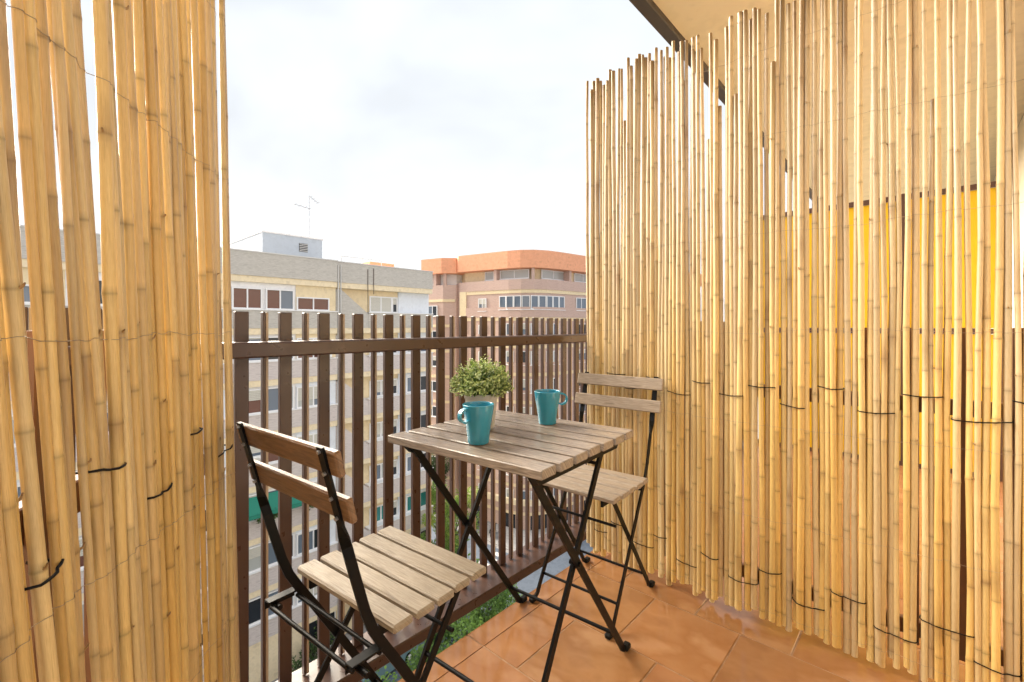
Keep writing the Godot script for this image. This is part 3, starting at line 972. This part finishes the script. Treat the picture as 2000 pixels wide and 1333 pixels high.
	var aw := thing("green_awning", "green fabric awning over a balcony of the pale block, behind the near chair's back", "awning", Vector3(10.1, -8.75, B1Z + 0.16))
	var ag := Geo.new()
	ag.quad(Vector3(-1.9, 0, 0), Vector3(1.9, 0, 0), Vector3(1.9, -0.7, 0.95), Vector3(-1.9, -0.7, 0.95), Vector3(0, 1, 1))
	ag.quad(Vector3(-1.9, -0.02, -0.0), Vector3(1.9, -0.02, -0.0), Vector3(1.9, -0.72, 0.94), Vector3(-1.9, -0.72, 0.94), Vector3(0, -1, -1))
	part("canopy", ag, M.awning_green, aw)
	part("valance", rbox(-1.9, 1.9, -0.93, -0.71, 0.94, 0.955), M.awning_green, aw)
	for s: float in [-1.85, 1.85]:
		rod(Vector3(s, -0.75, 0), Vector3(s, -0.73, 0.93), 0.02, "arm", aw, M.pipe)

# ---------------------------------------------------------------- the brick block with the orange roof
func offset_path(p: PackedVector2Array, d: float) -> PackedVector2Array:
	var out := PackedVector2Array()
	for i in p.size():
		var a := (p[mini(i + 1, p.size() - 1)] - p[maxi(i - 1, 0)]).normalized()
		out.append(p[i] + Vector2(-a.y, a.x) * d)
	return out

func strip_poly(p: PackedVector2Array, d0: float, d1: float) -> PackedVector2Array:
	var a := offset_path(p, d0)
	var b := offset_path(p, d1)
	b.reverse()
	a.append_array(b)
	return a

func sub_path(p: PackedVector2Array, s0: float, s1: float) -> PackedVector2Array:
	var out := PackedVector2Array([along(p, s0)[0]])
	var run := 0.0
	for i in range(1, p.size()):
		run += p[i].distance_to(p[i - 1])
		if run > s0 + 0.01 and run < s1 - 0.01:
			out.append(p[i])
	out.append(along(p, s1)[0])
	return out

func along(p: PackedVector2Array, s: float) -> Array:
	var run := 0.0
	for i in range(1, p.size()):
		var l := p[i].distance_to(p[i - 1])
		if s <= run + l or i == p.size() - 1:
			return [p[i - 1].lerp(p[i], clampf((s - run) / l, 0, 1)), (p[i] - p[i - 1]).normalized()]
		run += l
	return []

func on_path(p: PackedVector2Array, s: float, y: float, out: float) -> Transform3D:
	var q := along(p, s)
	var d: Vector2 = q[1]
	var n := Vector3(-d.y, 0, d.x)
	return Transform3D(Basis(Vector3(d.x, 0, d.y), Vector3.UP, n), Vector3(q[0].x, y, q[0].y) + n * out)

func band(p: PackedVector2Array, s0: float, s1: float, d0: float, d1: float, y0: float, y1: float) -> Geo:
	var g := Geo.new()
	var q := sub_path(p, s0, s1)
	var a := offset_path(q, d0)
	var b := offset_path(q, d1)
	for i in q.size() - 1:
		g.prism(PackedVector2Array([a[i], a[i + 1], b[i + 1], b[i]]), y0, y1)
	return g

func brick_block() -> void:
	rng.seed = 55
	var t := thing("apartment_building", "brown brick apartment block with rounded corner and orange roof parapet at the far right", "apartment building")
	var p := PackedVector2Array([Vector2(33.6, -38.4), Vector2(34.7, -32.0), Vector2(35.1, -30.7), Vector2(35.9, -29.7), Vector2(37.1, -29.05), Vector2(38.6, -28.75), Vector2(43.0, -28.2), Vector2(70.0, -25.2)])
	var body := PackedVector2Array(p)
	body.append(Vector2(70, -60)); body.append(Vector2(50, -60)); body.append(Vector2(36.0, -43.0))
	var g := Geo.new()
	g.prism(body, -20.0, 5.8)
	part("body", g, M.brick_pink, t)
	# attic: set back white glazing under the orange parapet
	var inner := PackedVector2Array(offset_path(p, -0.9))
	inner.append(Vector2(69, -59)); inner.append(Vector2(50.5, -59)); inner.append(Vector2(36.8, -43.0))
	g = Geo.new()
	g.prism(inner, 5.8, 7.0)
	part("attic_wall", g, M.cream_pale, t)
	var over := PackedVector2Array(offset_path(p, 0.35))
	over.append(Vector2(70.3, -60.3)); over.append(Vector2(49.8, -60.3)); over.append(Vector2(35.7, -43.2))
	g = Geo.new()
	g.prism(over, 6.95, 8.75)
	part("orange_parapet", g, M.orange, t)
	var inp := offset_path(p, -0.88)
	for q: Array in [[3.4, 1.2, 1], [6.6, 3.4, 2], [11.2, 3.6, 2], [16.0, 3.0, 2], [22.0, 3.6, 2], [28.0, 3.6, 2]]:
		window(t, on_path(inp, q[0], 5.95, 0.01), q[1], 0.95, q[2], ["glass_pale", "glass_pale"], M.frame_white)
	for s: float in [4.6, 8.9, 13.9, 19.5, 25.0]:
		part("pier", band(p, s, s + 0.32, -0.9, 0.05, 5.8, 6.948), M.brick_pink, t)
	for k in 9:
		var top := 4.75 - 2.85 * k
		part("cream_band", band(p, 0.9, 36.0, -0.05, 0.09, top - 0.36, top), M.cream_pale, t)
		part("parapet", band(p, 0.9, 36.0, -0.05, 0.16, top + 0.0, top + 1.05), M.brick_pink, t)
		if k == 8:
			break
		part("cream_strip", band(p, 0.0, 0.88, -0.05, 0.12, top - 2.85, top), M.cream_pale, t)
		var y := top - 2.05
		window(t, on_path(p, 3.1, y - 0.1, 0.02), 1.05, 1.35, 2, ["glass_sky_tint", "glass_pale"], M.frame_white, maxf(0.0, rnd(-0.5, 0.6)))
		var palette := ["glass_sky_tint", "glass_pale", "glass_dark", "glass_sky_tint"]
		for j in 9:
			if k > 0 and j % 3 == 2:
				continue
			window(t, on_path(p, 5.75 + 0.86 * j, y, 0.05), 0.84, 1.42, 1, ["glass_sky_tint"] if k == 0 else [palette[rng.randi() % 4]], M.frame_white, 0.0 if k == 0 else maxf(0.0, rnd(-0.9, 0.8)))
		for j in 8:
			window(t, on_path(p, 15.8 + 2.6 * j, y, 0.03), 1.7, 1.4, 2, [palette[rng.randi() % 4]], M.frame_white, maxf(0.0, rnd(-0.5, 0.8)))
	# arcade at street level
	for j in 8:
		part("ground_opening", band(p, 1.6 + 3.6 * j, 3.6 + 3.6 * j, -0.04, 0.03, -19.9, -17.5), M.glass_dark, t)
	part("street_band", band(p, 0.9, 36.0, -0.05, 0.35, -17.35, -16.75), M.cream, t)
	# side block towards the side street
	var sb := PackedVector2Array([Vector2(32.0, -43.0), Vector2(32.6, -40.2), Vector2(33.7, -39.2)])
	var sbody := PackedVector2Array(sb)
	sbody.append(Vector2(36, -39.2)); sbody.append(Vector2(36, -43.0))
	g = Geo.new()
	g.prism(sbody, -20.0, 5.6)
	part("side_block", g, M.brick_pink, t)
	var so := PackedVector2Array(offset_path(sb, 0.4))
	so.append(Vector2(36, -39.0)); so.append(Vector2(36, -43.4))
	g = Geo.new()
	g.prism(so, 6.9, 8.6)
	part("side_parapet", g, M.orange, t)
	g = Geo.new()
	var si := PackedVector2Array(offset_path(sb, -0.9))
	si.append(Vector2(36, -40)); si.append(Vector2(36, -42.6))
	g.prism(si, 5.6, 6.9)
	part("side_attic", g, M.white_wall, t)
	for s: float in [0.1, 1.5, 2.9]:
		part("pier", band(sb, s, s + 0.35, -0.8, 0.0, 5.6, 6.898), M.brick_pink, t)
	for k in 8:
		var top := 4.0 - 2.85 * k
		part("cream_band", band(sb, 0.0, 4.2, -0.05, 0.12, top - 0.3, top), M.cream_pale, t)
		window(t, on_path(sb, 1.4, top - 1.9, 0.02), 1.4, 1.2, 2, ["glass_sky_tint", "glass_dark"], M.frame_white, maxf(0.0, rnd(-0.5, 0.6)))
	# block further down the side street
	var f := thing("apartment_building", "distant block whose orange parapet shows over the pale block's roof", "apartment building")
	part("body", rbox(35.1, 38.8, -20.0, 8.6, -61.4, -59.9), M.brick_pink, f)
	part("parapet", rbox(34.9, 39.0, 8.6, 10.35, -61.6, -59.7), M.orange, f)
	for k in 3:
		window(f, at_wall(36.0 + 1.3 * k, 5.5, -59.88), 1.0, 1.4, 2, ["glass_sky_tint"], M.frame_white)

# ---------------------------------------------------------------- street
func tree(label: String, at: Vector3, h: float, r: float, seed_: int, light: Vector3, dark: Vector3) -> void:
	rng.seed = seed_
	var t := thing("street_tree", label, "tree", at, 0.0, "street trees below the balcony")
	var tr := Geo.new()
	tr.tube(PackedVector3Array([Vector3.ZERO, Vector3(0.08, h * 0.25, 0.05), Vector3(-0.05, h * 0.55, 0.1), Vector3(0.1, h * 0.85, 0)]), PackedFloat32Array([0.20, 0.16, 0.12, 0.04]), 9)
	var clumps := []
	for k in 26:
		var d := Vector3(rng.randfn(), rng.randfn() * 0.8, rng.randfn()).normalized() * pow(rng.randf(), 0.45)
		var c := Vector3(d.x * r, h * 0.68 + d.y * h * 0.32, d.z * r)
		clumps.append([c, rnd(0.45, 0.95) * r * 0.42])
		var base := Vector3(0, h * rnd(0.3, 0.6), 0.05)
		tr.tube(PackedVector3Array([base, base.lerp(c, 0.5) + Vector3(0, 0.2, 0), c]), PackedFloat32Array([0.06, 0.04, 0.015]), 5)
	part("trunk", tr, M.bark, t)
	var lf := Geo.new()
	for c: Array in clumps:
		var tone := rng.randf()
		for k in 330:
			var d := Vector3(rng.randfn(), rng.randfn(), rng.randfn()).normalized()
			var p: Vector3 = c[0] + d * c[1] * pow(rng.randf(), 0.4)
			var dir := (d + Vector3(rng.randfn(), rng.randfn() - 0.3, rng.randfn()) * 0.7).normalized()
			var side := dir.cross(Vector3(rng.randfn(), rng.randfn(), rng.randfn())).normalized()
			var col := dark.lerp(light, clampf(tone + rnd(-0.35, 0.35), 0, 1))
			leaf_quad(lf, p, dir, side, rnd(0.12, 0.22), rnd(0.07, 0.13), Color(col.x, col.y, col.z))
	part("crown", lf, M.leaf, t).set_meta("kind", "stuff")

func shrub(label: String, at: Vector3, h: float, r: float, seed_: int) -> void:
	rng.seed = seed_
	var t := thing("shrub", label, "shrub", at, 0.0, "shrubs in the courtyard")
	var lf := Geo.new()
	var st := Geo.new()
	for k in 26:
		var d := Vector3(rng.randfn(), 0, rng.randfn()).normalized() * r * sqrt(rng.randf())
		var tip := Vector3(d.x, h * rnd(0.5, 1.0), d.z)
		st.tube(PackedVector3Array([Vector3(d.x * 0.2, 0, d.z * 0.2), tip]), PackedFloat32Array([0.03, 0.01]), 4)
		for j in 40:
			var p := Vector3(d.x * 0.2, 0, d.z * 0.2).lerp(tip, rnd(0.25, 1.05)) + Vector3(rng.randfn(), rng.randfn(), rng.randfn()) * 0.14
			var dir := Vector3(rng.randfn(), rng.randfn() + 0.3, rng.randfn()).normalized()
			var col := Vector3(0.03, 0.07, 0.02).lerp(Vector3(0.10, 0.17, 0.045), rng.randf())
			leaf_quad(lf, p, dir, dir.cross(Vector3(rng.randfn(), rng.randfn(), rng.randfn())).normalized(), rnd(0.14, 0.26), rnd(0.07, 0.12), Color(col.x, col.y, col.z))
	part("stems", st, M.bark, t).set_meta("kind", "stuff")
	part("foliage", lf, M.leaf, t).set_meta("kind", "stuff")

func wheel(parent: Node, at: Vector3, r: float, w: float) -> void:
	var g := Geo.new()
	g.lathe([Vector2(r * 0.6, -w * 0.5), Vector2(r * 0.95, -w * 0.5), Vector2(r, -w * 0.35), Vector2(r, w * 0.35), Vector2(r * 0.95, w * 0.5), Vector2(r * 0.6, w * 0.5)], 20)
	var o := part("wheel", g, M.rubber, parent)
	o.rotation.x = PI / 2
	o.position = at
	var rm := Geo.new()
	rm.lathe([Vector2(0, -w * 0.42), Vector2(r * 0.6, -w * 0.45), Vector2(r * 0.6, w * 0.45), Vector2(0, w * 0.42)], 16)
	part("rim", rm, M.pipe, o)

func car(label: String, at: Vector3, turn: float, paint: Material) -> void:
	var t := thing("parked_car", label, "car", at, turn, "cars parked in the street")
	var body := Geo.new()
	var prof := PackedVector2Array([Vector2(-2.05, 0.32), Vector2(-2.1, 0.62), Vector2(-2.0, 0.88), Vector2(-1.3, 0.95), Vector2(1.0, 0.93), Vector2(1.85, 0.80), Vector2(2.08, 0.6), Vector2(2.1, 0.35), Vector2(1.75, 0.24), Vector2(-1.75, 0.24)])
	body.slab(prof, -0.84, 0.84)
	part("body", body, paint, t)
	# cabin: glass below a narrower roof
	var low := [Vector3(-1.85, 0.93, 0.80), Vector3(0.95, 0.92, 0.80)]
	var high := [Vector3(-1.45, 1.40, 0.62), Vector3(0.15, 1.42, 0.62)]
	var gl := Geo.new()
	for s: float in [-1.0, 1.0]:
		var m := Vector3(1, 1, s)
		gl.quad(low[0] * m, low[1] * m, high[1] * m, high[0] * m, Vector3(0, 0.3, s))
	var nz := Vector3(1, 1, -1)
	gl.quad(low[0], low[0] * nz, high[0] * nz, high[0], Vector3(-1, 0.4, 0))
	gl.quad(low[1], low[1] * nz, high[1] * nz, high[1], Vector3(1, 0.4, 0))
	part("windows", gl, M.glass_dark, t)
	part("roof", boxgeo(Vector3(-0.65, 1.435, 0), Vector3(1.66, 0.05, 1.28), 0.02), paint, t)
	for s: float in [-1.0, 1.0]:
		for x: float in [-1.3, 1.3]:
			wheel(t, Vector3(x, 0.31, s * 0.79), 0.31, 0.2)
		part("headlight", boxgeo(Vector3(2.0, 0.66, s * 0.62), Vector3(0.14, 0.14, 0.3), 0.03), M.car_lamp, t)
		part("tail_light", boxgeo(Vector3(-2.05, 0.74, s * 0.66), Vector3(0.08, 0.16, 0.26), 0.02), M.glass_red, t)
		part("mirror", boxgeo(Vector3(0.75, 0.98, s * 0.92), Vector3(0.1, 0.12, 0.16), 0.02), paint, t)

func motorbike(label: String, at: Vector3, turn: float) -> void:
	var t := thing("parked_scooter", label, "scooter", at, turn, "scooters parked by the brick block")
	wheel(t, Vector3(-0.55, 0.26, 0), 0.26, 0.12)
	wheel(t, Vector3(0.6, 0.26, 0), 0.26, 0.12)
	var b := Geo.new()
	b.slab(PackedVector2Array([Vector2(-0.85, 0.5), Vector2(-0.8, 0.72), Vector2(-0.1, 0.7), Vector2(0.0, 0.32), Vector2(0.3, 0.32), Vector2(0.42, 0.95), Vector2(0.52, 0.95), Vector2(0.5, 0.2), Vector2(-0.3, 0.2)]), -0.16, 0.16)
	part("body", b, M.car_dark, t)
	part("saddle", boxgeo(Vector3(-0.45, 0.77, 0), Vector3(0.75, 0.1, 0.28), 0.03), M.rubber, t)
	rod(Vector3(0.42, 1.02, -0.33), Vector3(0.42, 1.02, 0.33), 0.025, "handlebar", t, M.rubber)
	rod(Vector3(0.45, 0.95, 0), Vector3(0.62, 0.26, 0), 0.035, "fork", t, M.steel)

func street() -> void:
	var g := Geo.new()
	g.quad(Vector3(-260, -20, -320), Vector3(320, -20, -320), Vector3(320, -20, 120), Vector3(-260, -20, 120), Vector3.UP)
	struct("ground", g, M.paving)
	struct("road", rbox(-60, 90, -20.05, -19.996, -26.3, -19.5), M.asphalt)
	struct("side_road", rbox(24.2, 30.8, -20.05, -19.992, -120, -26.3), M.asphalt)
	var pv := struct("pavement", rbox(-60, 23.6, -20.05, -19.87, B1Z - 4.0, -26.5, 0.02), M.paving)
	part("kerb", rbox(-60, 23.75, -20.05, -19.86, -26.49, -26.32, 0.02), M.kerb, pv)
	pv = struct("pavement", rbox(31.2, 90, -20.05, -19.87, -60.0, -26.6, 0.02), M.paving)
	part("kerb", rbox(31.0, 90, -20.05, -19.86, -26.59, -26.42, 0.02), M.kerb, pv)
	struct("garden_ground", rbox(-60, 26.5, -20.05, -19.88, -19.2, -2.0, 0.02), M.lawn)
	struct("garden_path", rbox(12.5, 14.0, -20.0, -19.872, -19.1, -2.0), M.paving)
	var mk := struct("road_markings", Geo_dashes(), M.paint_white)
	mk.set_meta("label", "white dashes and crossing bars painted on the road")
	# grass blades on the garden strip, uncountable
	rng.seed = 12
	var bl := Geo.new()
	for k in 14000:
		var p := Vector3(rnd(3.0, 25.5), -19.88, rnd(-19.0, -9.0))
		var d := Vector3(rng.randfn() * 0.4, 1, rng.randfn() * 0.4).normalized()
		var c := Vector3(0.05, 0.11, 0.02).lerp(Vector3(0.13, 0.20, 0.05), rng.randf())
		leaf_quad(bl, p, d, d.cross(Vector3(rng.randfn(), 0.1, rng.randfn())).normalized(), rnd(0.1, 0.3), 0.09, Color(c.x, c.y, c.z))
	var gs := obj("grass", bl.mesh(), M.leaf)
	gs.set_meta("kind", "stuff"); tag(gs, "tufted green grass of the garden strip below the balcony", "grass")
	var lt := Vector3(0.32, 0.45, 0.09)
	var dk := Vector3(0.09, 0.18, 0.04)
	tree("leafy tree in the garden strip nearest below the balcony's floor edge", Vector3(12.4, -20, -15.6), 7.8, 2.6, 301, Vector3(0.24, 0.40, 0.09), dk)
	tree("leafy tree in the garden strip seen through the gap under the railing", Vector3(16.6, -20, -17.6), 8.0, 2.7, 302, Vector3(0.26, 0.42, 0.09), dk)
	tree("yellow green tall tree at the street corner by the pale block", Vector3(23.0, -20, -27.6), 9.0, 2.4, 303, Vector3(0.42, 0.52, 0.10), Vector3(0.15, 0.25, 0.05))
	tree("yellow green tree in front of the pale block's right wing", Vector3(20.6, -20, -25.9), 6.0, 2.0, 304, lt, dk)
	tree("dark green tree standing down the side street by the brick block", Vector3(31.6, -20, -40.5), 7.6, 2.0, 305, Vector3(0.08, 0.15, 0.04), Vector3(0.03, 0.06, 0.02))
	shrub("tall leafy shrub against the ground floor's dark glass", Vector3(12.9, -20, -27.6), 2.6, 1.0, 401)
	shrub("dark shrub left of the tall one beside the cream wall", Vector3(11.6, -20, -26.9), 1.7, 0.9, 402)
	shrub("small shrub hanging over the parapet right of the green awning", Vector3(12.35, -10.1, B1Z + 0.35), 0.95, 0.4, 403)
	shrub("planter of greenery on the parapet under the green awning", Vector3(10.0, -10.1, B1Z + 0.35), 0.7, 0.9, 404)
	car("teal grey car parked at the kerb below the near chair", Vector3(15.3, -19.995, -24.6), 0.1, M.car_teal)
	car("white car parked in front of the pale block's left end", Vector3(8.2, -19.995, -25.2), 0.02, M.car_white)
	car("dark car parked in the side street by the brick block", Vector3(30.0, -19.99, -44.0), PI / 2, M.car_dark)
	car("white car parked further up the side street", Vector3(30.0, -19.99, -51.0), PI / 2, M.car_white)
	motorbike("dark scooter parked nearest the corner of the brick block", Vector3(32.3, -19.87, -32.0), 0.5)
	motorbike("dark scooter parked further from the corner of the brick block", Vector3(32.0, -19.87, -34.0), 0.6)

func Geo_dashes() -> Geo:
	var g := Geo.new()
	for k in 20:
		g.box(Vector3(-20.0 + 4.0 * k, -19.994, -22.9), Vector3(1.6, 0.008, 0.12))
	for k in 6:
		g.box(Vector3(25.0 + 1.0 * k, -19.987, -28.2), Vector3(0.5, 0.008, 2.6))
	return g

func _ready() -> void:
	rng.seed = 1
	setup()
	materials()
	street()
	pale_block()
	brick_block()
	rng.seed = 2
	balcony()
	neighbour()
	screen("tall reed screen of golden canes on the right, tied to the divider fence", Vector3(1.700, 0, -1.10), Vector3(1.700, 0, 0.56), Vector3(-1, 0, 0), Vector2(0.0145, 0.0188), Vector2(0.0080, 0.0113), Vector2(0.0050, 0.0081), 2.06, Vector2(0.004, 0.05), Vector2(0.0, 0.0), 0.85, 0.5, [[0.752, 1, 6, 0.052], [0.125, 3, 6, 0.055]], 501)
	screen("reed screen of thick golden canes at the left edge, closest to the viewer", Vector3(0.298, 0, -1.105), Vector3(-0.357, 0, -0.103), Vector3(0.84, 0, 0.543), Vector2(0.0160, 0.0118), Vector2(0.0050, 0.0090), Vector2(0.0040, 0.0069), 2.08, Vector2(0.004, 0.05), Vector2(0.055, 0.15), 0.25, 0.85, [[0.745, 1, 8, 0.075], [0.125, 4, 9, 0.05]], 517)
	rng.seed = 3
	make_table()
	make_chair("brown backed folding chair in the foreground left of the table", Vector3(0.585, 0, -0.905), deg_to_rad(5), M.wood_seat, M.wood_back)
	make_chair("greyish wooden folding chair behind the table against the right reed screen", Vector3(1.405, 0, -0.91), deg_to_rad(183), M.wood_grey, M.wood_grey, false)
	make_mug("teal mug at the table's left, handle towards the viewer, in front of the plant", Vector3(0.803, 0.7008, -0.848), Vector3(-0.97, 0, -0.05))
	make_mug("teal mug at the table's right with its handle pointing right", Vector3(1.105, 0.7008, -0.86), Vector3(0.78, 0, 0.62))
	potted_plant(Vector3(0.925, 0.7008, -0.965))
